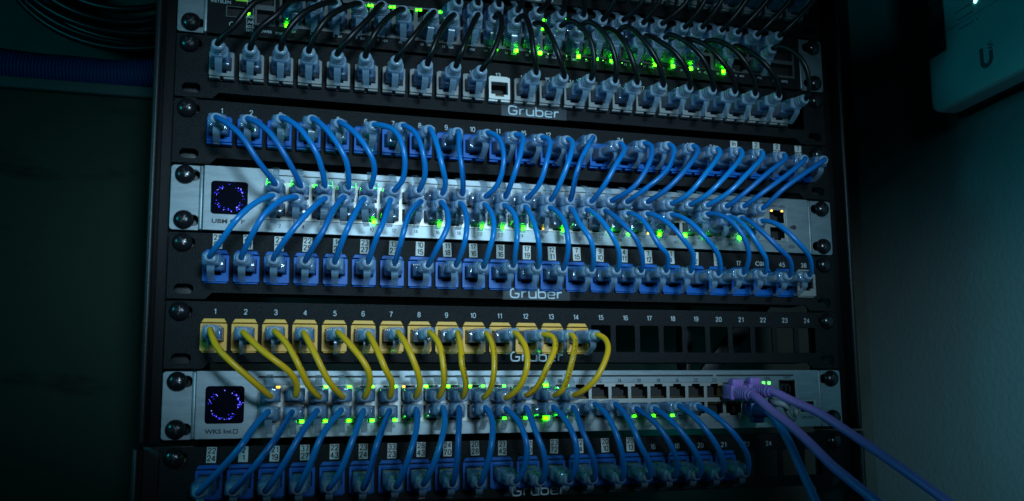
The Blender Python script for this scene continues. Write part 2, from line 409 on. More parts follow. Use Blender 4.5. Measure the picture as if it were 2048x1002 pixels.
# ---- screws
def screw_mesh():
    m = MB(); prof = [(5.9, 0.0), (6.2, -.5), (6.15, -1.4), (5.6, -2.6), (4.5, -3.7), (3.0, -4.4), (1.4, -4.75), (.25, -4.85)]
    m.rings([[Vector((r * math.cos(a), y, r * math.sin(a))) for a in (2 * math.pi * j / 28 for j in range(28))] for r, y in prof])
    return m.data('mounting_screw', M['screw'])
SCREW = screw_mesh()
m = MB(); m.box(-3.0, 3.0, -4.93, -3.4, -.75, .75, .15); m.box(-.75, .75, -4.92, -3.4, -3.0, 3.0, .15)
for a in (45, 135):
    m.box(-1.3, 1.3, -4.98, -3.6, -.5, .5, .1, xf=Matrix.Rotation(math.radians(a), 4, 'Y'))
CROSS = m.data('cross_recess', M['slot'])
def screw(parent, x, z, y):
    o = link('mounting_screw', SCREW, parent, (x, y, z), Quaternion((0, 1, 0), random.uniform(0, 1.5)))
    c = link('cross_recess', CROSS, o, (x, y, z))
    return o

# ---- keystone jacks: one mesh of each kind, then copies
def socket_hole(): return [(-6.05, 4.5), (6.05, 4.5), (6.05, -4.5), (3.1, -4.5), (3.1, -6.1), (-3.1, -6.1), (-3.1, -4.5), (-6.05, -4.5)]
def jack_mesh(kind, material):
    m = MB()
    if kind == 'box':
        m.mesh(plate([rrect(-7.7, 7.7, -8.2, 8.2, .8), socket_hole()], 6.8, .3, -7.0))
        m.box(-7.7, -1.2, -5.6, -.3, -9.4, -8.1, .3); m.box(1.2, 7.7, -5.6, -.3, -9.4, -8.1, .3)
        m.box(-6.5, 6.5, -5.2, -.3, 8.1, 9.6, .4)
    else:
        m.mesh(plate([rrect(-8.0, 8.0, -10.4, 7.2, .8), socket_hole()], 2.8, .3, -3.0))
        m.box(-7.0, 7.0, -1.6, -.3, -11.3, -10.3, .3)
        m.box(-6.2, 6.2, -3.25, -2.9, 5.2, 6.6, .15)
    return m.data('keystone_jack', material)
m = MB(); m.mesh(plate([[(-6.0, 10.4), (6.0, 10.4), (7.6, 7.9), (-7.6, 7.9)][::-1]], 2.4, .4, -2.6)); TAB = m
m = MB(); m.mesh(plate([rect(-7.0, 7.0, -9.0, 9.0), socket_hole()], 8.0, .1, 0.05)); m.box(-7, 7, 8.1, 9, -9, 9); SOCK = m.data('socket', M['dark'])
m = MB()
for k in range(8): m.box(-4.4 + k * 1.25 - .22, -4.4 + k * 1.25 + .22, -2.0, 6.0, -3.9, -3.4)
PINS = m.data('contact_pins', M['gold'])
JACKS = {}
def jack(parent, kind, colour, x, z, open_=False):
    if (kind, colour) not in JACKS:
        JACKS[kind, colour] = (jack_mesh(kind, M['jack_' + colour]), TAB.data('release_tab', M['jack_' + colour]))
    a, b = JACKS[kind, colour]
    o = link('keystone_jack', a, parent, (x, 0, z))
    link('socket', SOCK, o, (x, 0, z))
    if kind == 'tab': link('release_tab', b, o, (x, 0, z))
    if open_: link('contact_pins', PINS, o, (x, 0, z))
    return o

# ---- patch panels
def slot_hole(x, z, w=11.5, h=6.4): return rrect(x - w / 2, x + w / 2, z - h / 2, z + h / 2, h / 2 - .05, 6)
def patch_panel(k, label, badge=True, jacks=(), kind='tab', colour='blue', numbers=(), stickers=(), badge_film=True, number_dz=14.2, jmat=None):
    t, c = top(k), mid(k)
    p = thing('patch_bay', label, 'patch panel', (W / 2, 2, c), 'black patch panels in the rack')
    lo, hi = t - 43.7, t - .5
    out = [(0, lo), (23, lo), (27, lo + 4.2), (W - 27, lo + 4.2), (W - 23, lo), (W, lo), (W, hi), (0, hi)]
    holes = [rrect(jx(n) - 7.25, jx(n) + 7.25, c - 9.6, c + 9.6, 1.0, 2) for n in range(24)]
    sl = [(10.0, t - 7.0), (10.0, t - 37.2), (W - 10.0, t - 7.0), (W - 10.0, t - 37.2)]
    holes += [slot_hole(x, z) for x, z in sl]
    m = MB(); m.mesh(plate([out] + holes, 1.8, .25, 0.0))
    m.box(29, W - 29, 1.9, 16, lo + 4.3, lo + 5.6, .3)
    m.box(4, W - 4, 1.9, 12, hi - 1.4, hi - .1, .3)
    m.build('faceplate', M['panel'], p)
    screw(p, 8.2 + random.uniform(-.3, .3), t - 7.2, -.05); screw(p, W - 9.0, t - 7.2, -.05)
    for n in jacks:
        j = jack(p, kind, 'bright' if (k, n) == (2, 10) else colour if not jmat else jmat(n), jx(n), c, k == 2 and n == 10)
        if k == 2 and n == 10: j['label'] = 'bright empty grey-white jack without a plug'
    for n, s in numbers: mark(p, s, jx(n) + random.uniform(-.2, .2), -.12, c + number_dz, 3.3, .02, 1.12, 'white', 'port_number')
    for n, a, b in stickers:
        m = MB(); x = jx(n) + random.uniform(-.7, .7) + .8; z = t - 5.7 + random.uniform(-.3, .2); r = random.uniform(-.05, .05)
        X = Matrix.Translation((x, 0, z)) @ Matrix.Rotation(r, 4, 'Y')
        m.box(-2.9, 2.9, -.32, -.03, -5.0, 4.8, .05, 0, 1, xf=X)
        m.mesh(text_mesh(a, 3.3, .10), 1, X @ Matrix.Translation((0, -.4, 2.5))); m.mesh(text_mesh(b, 3.4, .10), 1, X @ Matrix.Translation((0, -.4, -2.2)))
        m.build('label_sticker', [M['paper'], M['ink']], p)
    if badge:
        m = MB(); bz = lo + 8.4; bx = 241.5
        if badge_film: m.box(bx - 24.5, bx + 24.5, -.45, -.03, bz - 4.6, bz + 4.4, .2)
        text(m, 'Gruber', bx - .3, -.58 if badge_film else -.12, bz, 6.1, 0, 1, mat=1)
        m.build('maker_badge', [M['badge'], M['badge_text']], p)
    return p
seq = lambda a, b: [(n, str(n + 1)) for n in range(a, b)]
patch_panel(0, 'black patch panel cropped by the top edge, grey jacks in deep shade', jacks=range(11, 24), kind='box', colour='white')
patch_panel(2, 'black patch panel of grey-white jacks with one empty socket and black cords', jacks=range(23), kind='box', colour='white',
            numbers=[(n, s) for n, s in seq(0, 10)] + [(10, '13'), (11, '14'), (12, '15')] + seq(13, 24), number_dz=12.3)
patch_panel(3, 'upper black patch panel of blue jacks wired down to the display gateway', badge=False, jacks=range(24), kind='box', colour='blue',
            numbers=seq(0, 11) + [(11, '16'), (12, '12'), (15, '24'), (17, '19'), (18, '20'), (19, '21')], number_dz=15.0, stickers=[(20, 'In', '1'), (21, '2', '83'), (22, '2', '27'), (23, '7', '102')])
S5 = [('25', '99'), ('26', '27'), ('21', '25'), ('22', '25'), ('14', '25'), ('23', '27'), ('13', '23'), ('10', '15'), ('11', '18'), ('17', '16'), ('18', '16'), ('17', '19'), ('12', '11'), ('7', '15'), ('9', '10'), ('4', '11'), ('7', '12'), ('1', '4'), ('2', '12'), ('2', '2')]
patch_panel(5, 'black patch panel of blue jacks with white number stickers above a badge', jacks=range(24), kind='tab', colour='blue', jmat=lambda n: 'white' if n == 23 else 'blue',
            stickers=[(n, a, b) for n, (a, b) in enumerate(S5)], numbers=[(20, '17'), (21, 'C00'), (22, '45'), (23, '38')], number_dz=14.0)
patch_panel(6, 'black patch panel with fourteen yellow jacks and ten open numbered slots', jacks=range(14), kind='tab', colour='yellow', numbers=seq(0, 24), number_dz=15.2, badge_film=False)
S8 = [('22', '24'), ('2', '1'), ('21', '19'), ('37', '27'), ('22', '43'), ('23', '24'), ('33', '23'), ('28', '43'), ('24', '70'), ('20', '28'), ('27', '42'), ('21', '20'), ('23', '72'), ('22', '14'), ('20', '10'), ('20', '13')]
patch_panel(8, 'dim bottom patch panel of dark blue jacks cut by the lower picture edge', jacks=range(20), kind='tab', colour='blue', stickers=[(n, a, b) for n, (a, b) in enumerate(S8)],
            numbers=[(16, '16'), (17, '18'), (18, '20'), (19, '21'), (20, '22'), (21, '24')], number_dz=14.5, badge_film=False)

# ---- LEDs
def led_mesh(material, w=2.0, h=1.7):
    m = MB(); m.box(-w / 2, w / 2, -.45, .3, -h / 2, h / 2, .25); return m.data('status_led', M[material])
LEDS = {}
def led(parent, px, py, y, material='led_green', w=2.0, h=1.7, grid=None):
    key = (material, w, h)
    if key not in LEDS: LEDS[key] = led_mesh(*key)
    p = at(px, py, y)
    if grid:
        cols, rows = grid
        p.x = min((c + s * 4.5 for c in cols for s in (-1, 1)), key=lambda x: abs(x - p.x))
        p.z = min((z + (4.3 if up else -4.3) for z, up in rows), key=lambda z: abs(z - p.z))
    return link('status_led', LEDS[key], parent, p)

# ---- silver rack devices with a round-cornered display
def ear(parent, x0, x1, t, material, keyhole=0):
    m = MB(); a, b = t - 43.6, t - .7
    hs = []
    for dz in (-7.2, -37.0):
        cx = 9.0 if x0 < 200 else W - 9.0
        hs.append(slot_hole(cx + (1.5 if x0 < 200 else -1.5), t + dz, 14, 7.0))
    m.mesh(plate([rrect(x0, x1, a, b, 2.2)] + hs, 2.0, .35, 0.0))
    fx = x1 if x0 < 200 else x0
    m.box(fx - 1.2, fx + 1.2, -1.6, 30, a + .3, b - .3, .7)
    e = m.build('mounting_ear', material, parent)
    for dz in (-7.2, -37.0):
        cx = 8.6 if x0 < 200 else W - 8.6
        screw(e, cx, t + dz, -.05)
    return e
def port_block(parent, x0, x1, cols, rows, zs, extra=(), y=-2.0, cage='cage'):
    hs = []
    for z, up in zs:
        for x in cols:
            s = 1 if up else -1
            hs.append([(x - 6.2, z - s * 5.0), (x + 6.2, z - s * 5.0), (x + 6.2, z + s * 3.4), (x + 3.2, z + s * 3.4), (x + 3.2, z + s * 5.0), (x - 3.2, z + s * 5.0), (x - 3.2, z + s * 3.4), (x - 6.2, z + s * 3.4)])
    hs += [rect(*e) for e in extra]
    zlo, zhi = min(z for z, u in zs) - 6.0, max(z for z, u in zs) + 6.0
    m = MB(); m.mesh(plate([rect(x0, x1, zlo, zhi)] + hs, 1.0, .12, y - .4)); o = m.build('port_cage', M[cage], parent)
    m = MB(); m.mesh(plate([rect(x0 + .2, x1 - .2, zlo + .2, zhi - .2)] + hs, 9.0, .05, y + .65)); m.box(x0, x1, y + 9.7, y + 10.5, zlo, zhi)
    m.build('port_cavity', M['dark'], o)
    return o
def pins(parent, pts, y):
    m = MB()
    for x, z, s in pts:
        for k in range(8): m.box(x - 4.4 + k * 1.25 - .2, x - 4.4 + k * 1.25 + .2, y + 1.0, y + 7, z - s * 4.2, z - s * 3.7)
    m.build('contact_pins', M['gold'], parent)
def display(parent, x0, x1, z0, z1, y, arcs, seed):
    rnd = random.Random(seed)
    m = MB(); m.mesh(plate([rrect(x0, x1, z0, z1, 2.2, 6)], .8, .2, y - .5)); d = m.build('display', M['screen'], parent)
    cx, cz, R = (x0 + x1) / 2, (z0 + z1) / 2, (x1 - x0) * .38
    ms = [MB(), MB()]
    for a0, a1, n in arcs:
        for _ in range(n):
            a = math.radians(rnd.uniform(a0, a1)); r = R * (1 + rnd.gauss(0, .085)); s = rnd.uniform(.10, .21)
            x, z = cx + r * math.cos(a), cz + r * .98 * math.sin(a)
            if not (x0 + .6 < x < x1 - .6 and z0 + .6 < z < z1 - .6): continue
            ms[rnd.random() < .3].box(x - s, x + s, y - .62, y - .48, z - s, z + s, .05, 0, 1)
    ms[0].build('display_pixels', M['dot'], d); ms[1].build('display_pixels', M['dot_bright'], d)
def device_body(parent, t, x0, x1, y, material, holes=()):
    m = MB(); a, b = t - 43.4, t - .6
    m.mesh(plate([rrect(x0, x1, a, b, .6)] + [rect(*h) for h in holes], 1.6, .3, y))
    m.box(x0 + .3, x1 - .3, y + 12.5, 165, a + .3, b - .3, .3)
    for za, zb in ((a + .1, a + 1.4), (b - 1.4, b - .1)): m.box(x0 + .2, x1 - .2, y + 1.5, 12.6 + y, za, zb)
    return m.build('faceplate', material, parent)

# gateway in row 4
t4 = top(4); c4 = mid(4)
gw = thing('network_gateway', 'silver rack gateway with round blue dotted display between two blue-jack panels', 'network gateway', (W / 2, 60, c4))
ear(gw, 0, 18.6, t4, M['silver']); ear(gw, 462.6, W, t4, M['silver'])
GZ = (c4 + 6.9, c4 - 6.7)
device_body(gw, t4, 20.2, 461.2, -2.0, M['silver'], holes=[(57.2, 441.6, GZ[1] - 5.9, GZ[0] + 5.9)])
gcols = [PX0 + PPITCH * n for n in range(24)] + [433.4]
port_block(gw, 57.3, 441.5, gcols, 2, ((GZ[0], True), (GZ[1], False)))
display(gw, 24.6, 47.2, c4 - 10.4, c4 + 11.5, -2.0, [(35, 62, 9), (-5, 32, 12), (110, 172, 18), (195, 282, 24), (288, 335, 20), (86, 94, 2)], 5)
mark(gw, 'UBM O', 33.0, -2.08, c4 - 15.2, 2.7, .13, 1.25); mark(gw, 'P', 44.5, -2.08, c4 - 15.2, 2.6, .07, 1.25)
for n in range(24): mark(gw, str(2 * n + 2), PX0 + PPITCH * n + 3, -2.08, c4 - 16.6, 2.4, .03)
mark(gw, 'WAN LAN', 433.4, -2.08, c4 + 15.0, 2.2, .04); mark(gw, 'USB', 433.4, -2.08, c4 - 16.0, 2.0, .03)
for n in range(12): mark(gw, str(n * 2 + 1), PX0 + PPITCH * 2 * n + 2, -2.08, c4 + 14.6, 2.2, .03)

m = MB()
for xa, xb in ((59, 152), (155, 243), (247, 335), (339, 426)): m = MB(); m.box(xa, xb, -2.1, -1.9, c4 + 17.0, c4 + 17.7); m.build('printed_line', M['ink'], gw)
m = MB(); o = at(1588, 455, -2); m.mesh(plate([circle(o.x, o.z, 1.9, 14)], .3, .05, -2.2)); m.box(o.x - 3.2, o.x - 1.6, -2.15, -1.9, o.z - 1, o.z + 1); o = at(1586, 494, -2)
m.mesh(plate([rrect(o.x - 3.4, o.x + 1.2, o.z - 1, o.z + 1, .9), rrect(o.x - 2.8, o.x + .6, o.z - .5, o.z + .5, .4)], .3, .02, -2.2)); m.build('printed_symbol', M['ink'], gw)
for px, py in ((532, 374), (577, 377), (622, 377), (667, 378), (710, 380), (757, 382)): led(gw, px, py, -2.7, 'led_green', 2.2, 1.8, grid=(gcols, ((GZ[0], True), (GZ[1], False))))
for px, py in ((743, 434), (883, 445), (966, 449), (1009, 447), (1054, 450), (1124, 453), (1226, 457), (1265, 455), (1311, 455), (1378, 461), (1413, 462), (1475, 470)): led(gw, px, py, -2.7, 'led_green', 2.4, 3.4, grid=(gcols, ((GZ[0], True), (GZ[1], False))))
for px, py in ((1303, 467), (1540, 417), (1567, 418), (1345, 466), (1085, 447), (690, 437)): led(gw, px, py, -2.7, 'led_amber', 1.3, 1.2, grid=(gcols, ((GZ[0], True), (GZ[1], False))))

# lower silver switch in row 7
t7 = top(7); c7 = mid(7)
s2 = thing('network_switch', 'lower silver rack switch with dotted blue display, yellow and purple cords', 'network switch', (W / 2, 60, c7))
ear(s2, 0, 18.6, t7, M['silver']); ear(s2, 463.6, W, t7, M['silver'])
SZ = (c7 + 6.6, c7 - 6.6)
device_body(s2, t7, 19.8, 462.4, -2.0, M['silver'], holes=[(56.8, 412.8, SZ[1] - 5.9, SZ[0] + 5.9), (428.6, 442.2, c7 + .9, c7 + 14.0), (444, 458.5, c7 - 11.5, c7 - .5)])
scols = [PX0 + PPITCH * n for n in range(24)]
port_block(s2, 56.9, 412.7, scols, 2, ((SZ[0], True), (SZ[1], False)))
pins(s2, [(scols[n], SZ[0], 1) for n in range(14, 24)] + [(scols[n], SZ[1], -1) for n in range(20, 24)], -2.0)
display(s2, 25.4, 48.6, c7 - 11.6, c7 + 12.0, -2.0, [(-5, 60, 34), (88, 95, 2), (125, 180, 13), (195, 300, 26), (300, 355, 9)], 9)
mark(s2, 'WKS Int', 33.6, -2.08, c7 - 16.6, 2.6, .13, 1.2); m = MB(); m.mesh(plate([rrect(42.2, 45.2, c7 - 18.1, c7 - 15.1, .4), rrect(42.8, 44.6, c7 - 17.5, c7 - 15.7, .2)], .2, .02, -2.12)); m.build('printed_symbol', M['ink'], s2)
for n, s in ((14, '11'), (15, '12'), (16, '14'), (17, '10'), (18, '19'), (19, '16'), (20, '20'), (21, '23'), (22, '21'), (13, '16'), (12, '18')): mark(s2, s, PX0 + PPITCH * n, -2.08, c7 + 14.3, 2.4, .05, 1.1)
for n, s in ((20, '12'), (21, '13')): mark(s2, s, PX0 + PPITCH * n, -2.08, c7 - 15.2, 2.4, .05, 1.1)
mark(s2, 'SFP', 418.5, -2.08, c7 + 15.0, 2.2, .05); mark(s2, 'GP2', 435.4, -2.08, c7 + 16.2, 2.3, .05); mark(s2, 'UPLINK', 451.3, -2.08, c7 - 14.2, 2.2, .06); mark(s2, '00', 421, -2.08, c7 + 14.0, 1, .03)
for n in range(13): mark(s2, str(n + 3), PX0 + PPITCH * n + 4, -2.08, c7 - 15.2, 2.2, .03)

m = MB()
for xa, xb in ((56.5, 146), (149.5, 259), (262, 374.5), (377, 441)): m = MB(); m.box(xa, xb, -2.1, -1.9, c7 + 17.0, c7 + 18.3); m.build('printed_line', M['ink'], s2)
m = MB(); m.box(428.8, 442.0, 6, 7, c7 + 1, c7 + 13.9); m.box(444.2, 458.3, 5, 6, c7 - 11.3, c7 - .7); cav = m.build('port_cavity', M['dark'], s2)
m = MB(); m.mesh(plate([rect(428.7, 442.1, c7 + 1, c7 + 13.9), rect(429.4, 441.4, c7 + 1.7, c7 + 13.2)], 3, .1, -2.3)); m.box(430, 441, 1.5, 2.2, c7 + 6.9, c7 + 7.6)
for k in range(3): m.box(431 + k * 3.6, 432.6 + k * 3.6, .5, 2, c7 + 5, c7 + 10)
m.build('module_slot', M['dark'], s2)
m = MB(); m.mesh(plate([rect(444.1, 458.4, c7 - 11.4, c7 - .6), rect(445.4, 457.0, c7 - 10.0, c7 - 2.2)], 3, .1, -2.5)); m.build('module_cage', M['cage'], s2)
for px in (560,): led(s2, px, 775, -2.7, 'led_amber', 2.4, 1.4, grid=(scols, ((SZ[0], True), (SZ[1], False))))
for px in (653, 697, 706, 751, 795, 849, 893, 938, 974, 1016): led(s2, px, 775, -2.7, 'led_yellow', 2.3, 1.5, grid=(scols, ((SZ[0], True), (SZ[1], False))))
for px in (805, 859, 985): led(s2, px, 776, -2.7, 'led_amber', 1.6, 1.3, grid=(scols, ((SZ[0], True), (SZ[1], False))))
led(s2, 1095, 772, -2.7, 'led_green', 3.4, 3.0, grid=(scols, ((SZ[0], True), (SZ[1], False)))); led(s2, 1095, 836, -2.7, 'led_green', 4.4, 3.6, grid=(scols, ((SZ[0], True), (SZ[1], False))))
for px, py in ((607, 840), (652, 839), (697, 839), (744, 839), (793, 839), (843, 837), (1012, 836), (1054, 835)): led(s2, px, py, -2.7, 'led_green', 2.4, 1.9, grid=(scols, ((SZ[0], True), (SZ[1], False))))
for px, py in ((1279, 834), (1306, 834), (1343, 831), (1521, 830)): led(s2, px, py, -2.7, 'led_green', 2.6, 1.8, grid=(scols, ((SZ[0], True), (SZ[1], False))))
led(s2, 1527, 766, -2.4, 'led_white', 2.4, 2.4); led(s2, 1538, 766, -2.4, 'led_white', 2.4, 2.4)
for n in range(14, 22):
    for dx in (-4.6, 4.6):
        p = Vector((scols[n] + dx, -1.6, SZ[0] + 4.2)); m = LEDS.setdefault(('led_off', 2.2, 1.2), led_mesh('led_off', 2.2, 1.2)); link('status_led', m, s2, p)

# black switch in row 1
t1 = top(1); c1 = mid(1)
s1 = thing('network_switch', 'black rack switch with silver ears and glowing green lights near the top', 'network switch', (W / 2, 60, c1))
ear(s1, 0, 17.4, t1, M['silver']); ear(s1, 462.2, W, t1, M['silver'])
KZ = (c1 + 6.4, c1 - 6.4)
device_body(s1, t1, 18.6, 461.2, -1.0, M['panel'], holes=[(63.8, 427.8, KZ[1] - 5.9, KZ[0] + 5.9), (48, 61.5, c1 - 13.0, c1 + 13), (429.2, 456.2, c1 - 13, c1 + 12), (30, 42, c1 - 9.0, c1 - 1.2)])
kcols = [SX0 + SPITCH * n for n in range(24)]
port_block(s1, 63.9, 427.7, kcols, 2, ((KZ[0], True), (KZ[1], False)), y=-1.0, cage='cage_dark')
m = MB(); m.mesh(plate([rect(48.1, 61.4, c1 - 12.9, c1 + 12.9), rect(49.6, 60.2, c1 - 11.2, c1 - 1.8), rect(49.6, 60.2, c1 + 1.8, c1 + 11.2)], 6, .15, -1.5)); rj = m.build('port_cage', M['cage_dark'], s1)
m = MB(); m.box(48.2, 61.3, 4.8, 5.6, c1 - 12.8, c1 + 12.8); m.build('port_cavity', M['dark'], rj)
m = MB(); m.mesh(plate([rect(429.3, 456.1, c1 - 12.9, c1 + 11.9), rect(430.8, 454.6, c1 - 11, c1 - 1.6), rect(430.8, 454.6, c1 + 1.4, c1 + 10.6)], 6, .15, -1.4)); sf = m.build('module_cage', M['cage_dark'], s1)
m = MB(); m.box(429.4, 456, 4.8, 5.6, c1 - 12.8, c1 + 11.8); m.build('port_cavity', M['dark'], sf)
m = MB(); m.mesh(plate([rect(30, 42, c1 - 9, c1 - 1.2), rect(30.8, 41.2, c1 - 8.4, c1 - 1.8)], 3, .1, -1.6)); hd = m.build('console_slot', M['cage_dark'], s1)
m = MB(); m.box(29.9, 42.1, 1.6, 2.4, c1 - 9.1, c1 - 1.1); m.build('port_cavity', M['dark'], hd)
mark(s1, 'VISTSLEN', 26.5, -1.1, c1 + 1.2, 2.2, .03, material='white')
for dz, s in ((4.2, 'ON'), (-7.4, 'MGC'), (-11.2, 'LNK'), (-14.5, 'RDA'), (-17.2, 'MPL')): mark(s1, s, 45.4, -1.1, c1 + dz, 1.9, .03, material='white')
mark(s1, 'POWER', 55, -1.1, c1 - 16.8, 1.8, .03, material='white'); mark(s1, 'POE', 64, -1.1, c1 - 17.2, 1.8, .03, material='white')
for n in range(24): mark(s1, '%d   %dX' % (2 * n + 1, 2 * n + 2), kcols[n], -1.1, c1 - 15.0, 1.7, .02, material='white')
mark(s1, 'SFP1   SFP2', 443, -1.1, c1 - 16.0, 2.0, .03, material='white'); m = MB(); m.mesh(plate([circle(34, c1 - 14, 1.9, 16), circle(34, c1 - 14, 1.4, 16)], .2, .02, -1.15)); m.build('printed_symbol', M['white'], s1)

m = MB()
for x in (43.2, 47.2): m.box(x - .25, x + .25, -1.25, -.95, c1 - 18, c1 + 17)
m.build('face_groove', M['silver'], s1)
led(s1, 497, 27, -1.2, 'led_yellow', 1.5, 1.5); led(s1, 484, 0, -1.2, 'led_dim', 8, 2.0)
for px, py in ((573, 52), (993, 98), (1194, 118), (1222, 122), (1267, 126), (1420, 141)): led(s1, px, py, -1.7, 'led_green', 1.7, 2.2)
for px, py in ((1032, 101), (1080, 106), (1157, 113), (1310, 129), (1346, 132), (1382, 137), (1447, 143)): led(s1, px, py, -1.7, 'led_yellow', 2.7, 2.6)
for px, py in ((657, 5), (738, 11), (744, 11), (781, 14), (788, 14), (834, 20), (841, 20), (880, 24), (1087, 40), (1085, 58), (1131, 40)): led(s1, px, py, -1.7, 'led_green', 1.5, 1.4)
for px, py in ((1060, 103), (1096, 108), (1133, 112), (1172, 119), (1206, 121), (1244, 126), (1283, 128), (1396, 138)): led(s1, px, py, -1.7, 'led_white', .8, .8)

# ------------------------------------------------------------------ patch cord plugs (origin at the jack's face, cord side towards -y, latch down)
def boot_rings(prof, n=24):
    out = []
    for y, a, b, e in prof:
        out.append([Vector((math.copysign(abs(math.cos(q)) ** (2 / e), math.cos(q)) * a, y, math.copysign(abs(math.sin(q)) ** (2 / e), math.sin(q)) * b)) for q in (2 * math.pi * j / n for j in range(n))])
    return out
def plug_mesh(hood_end):
    m = MB(); m.box(-5.9, 5.9, -9.2, 5.0, -4.2, 4.2, .35); e = hood_end
    m.rings(boot_rings([(-8.4, 5.0, 3.6, 5), (-8.7, 6.1, 4.6, 7), (-10, 6.2, 4.7, 7), (e + 3, 5.7, 4.4, 6.5), (e + .8, 5.4, 4.2, 6), (e, 4.7, 3.6, 5)], 32))
    return m.data('plug', M['hood'])
PLUG = {'long': plug_mesh(-19.5), 'short': plug_mesh(-25.0)}
m = MB(); m.box(-5.3, 5.3, -8.0, 4.0, -3.4, 3.3, .4); m.box(-3.4, 3.4, -19, -7.8, -2.2, 2.2, 1.0)
CORE = m.data('wire_core', M['wires'])
m = MB()
for k in range(8): m.box(-4.4 + k * 1.25 - .3, -4.4 + k * 1.25 + .3, -2.5, 4.6, 3.4, 4.25)
PCON = m.data('contact_pins', M['gold'])
m = MB(); prof = [(-18.6, 5.2, 4.1, 4), (-19.7, 5.3, 4.2, 4), (-20.4, 5.0, 4.1, 3.4)]
y = -20.6
for k in range(3):
    a = 4.7 - .22 * k
    prof += [(y, a, a * .86, 3), (y - 1.5, a - .1, (a - .1) * .88, 2.8), (y - 1.7, a - .5, (a - .5) * .88, 2.6), (y - 2.2, a - .5, (a - .5) * .88, 2.6)]
    y -= 2.3
prof += [(-27.6, 4.0, 3.8, 2.4), (-29.2, 3.8, 3.6, 2.2), (-30.0, 3.2, 3.1, 2), (-30.1, 2.0, 2.0, 2)]
m.rings(boot_rings(prof)); BOOT = {'long': m.data('boot', M['boot'])}
m = MB(); m.rings(boot_rings([(-24.0, 4.3, 3.4, 4), (-25.3, 4.5, 3.5, 4), (-25.6, 4.3, 3.4, 3.6), (-26.6, 4.2, 3.4, 3), (-26.8, 3.8, 3.2, 2.8), (-27.4, 3.8, 3.2, 2.6), (-27.5, 4.0, 3.4, 2.5), (-28.6, 3.8, 3.3, 2.4), (-29.6, 3.4, 3.1, 2.2), (-30.1, 2.8, 2.7, 2), (-30.15, 1.9, 1.9, 2)])); BOOT['short'] = m.data('boot', M['boot'])
def strip(pts, w, th, mat_):
    m = MB(); P = smooth_path([Vector((0, y, z)) for y, z in pts], 4); n = len(P); rg = []
    for i, p in enumerate(P):
        t = (P[min(i + 1, n - 1)] - P[max(i - 1, 0)]).normalized(); nn = Vector((0, -t.z, t.y)) * th / 2
        ww = w / 2 * (1 - .12 * i / n)
        rg.append([p + nn + Vector((-ww, 0, 0)), p + nn + Vector((ww, 0, 0)), p - nn + Vector((ww, 0, 0)), p - nn + Vector((-ww, 0, 0))])
    m.rings(rg, smooth=False); return m.data('latch', mat_)
LATCH = {'long': strip([(-18.5, -4.0), (-20.3, -5.4), (-19.6, -7.4), (-16.6, -9.9), (-13.6, -11.9), (-11.6, -12.9)], 4.5, .9, M['latch']), 'short': strip([(-23.0, -4.2), (-24.6, -5.6), (-24.0, -7.6), (-20.6, -9.9), (-16.6, -11.6), (-13.6, -12.4)], 4.5, .9, M['latch'])}
PL = 30.0
def aim(root, tip, flip=False, limit=9.0):
    d = (tip - root).normalized(); f = Vector((0, -1, 0)); q = f.rotation_difference(d)
    ang = q.angle
    if ang > math.radians(limit): q = Quaternion(q.axis, math.radians(limit))
    if flip: q = q @ Quaternion((0, 1, 0), math.pi)
    return q
def plug(parent, root, q, style='short'):
    q = q @ Quaternion((0, 1, 0), random.uniform(-.05, .05))
    p = link('plug', PLUG[style], parent, root, q)
    for nm, me in (('wire_core', CORE), ('contact_pins', PCON), ('boot', BOOT[style]), ('latch', LATCH[style])):
        o = bpy.data.objects.new(nm, me); C.objects.link(o); o.parent = p
    return p
def patch_cord(label, group, pixels, ra, rb, fa, fb, material, rad, bulge, ya, yb, name='patch_cable'):
    """a cord between two sockets; the way it hangs follows the photograph's measured points, bulging out from the rack"""
    ta = at(*pixels[0], ya - PL) if ra is not None else None
    tb = at(*pixels[-1], yb - PL)
    qa, qb = aim(ra, ta, fa), aim(rb, tb, fb)
    da, db = qa @ Vector((0, -1, 0)), qb @ Vector((0, -1, 0))
    ea, eb = ra + da * PL, rb + db * PL
    pts = [ra + da * (PL - 9), ea + da * 1.0]
    L = [0.0]
    for a, b in zip(pixels, pixels[1:]): L.append(L[-1] + math.hypot(b[0] - a[0], b[1] - a[1]))
    for i, p in enumerate(pixels[1:-1], 1):
        s = L[i] / L[-1]
        y = (ea.y * (1 - s) + eb.y * s) - bulge * math.sin(math.pi * s) ** .8
        pts.append(at(*p, y))
    pts += [eb + db * 1.0, rb + db * (PL - 9)]
    root = thing(name, label, 'patch cord', (ea + eb) / 2, group)
    path = relax(smooth_path(pts, 7), 2)
    me = tube_data('cord', path, rad, material)
    link('cord', me, root)
    st = 'long' if material is M['black_cord'] else 'short'
    plug(root, ra, qa, st); plug(root, rb, qb, st)
    return root
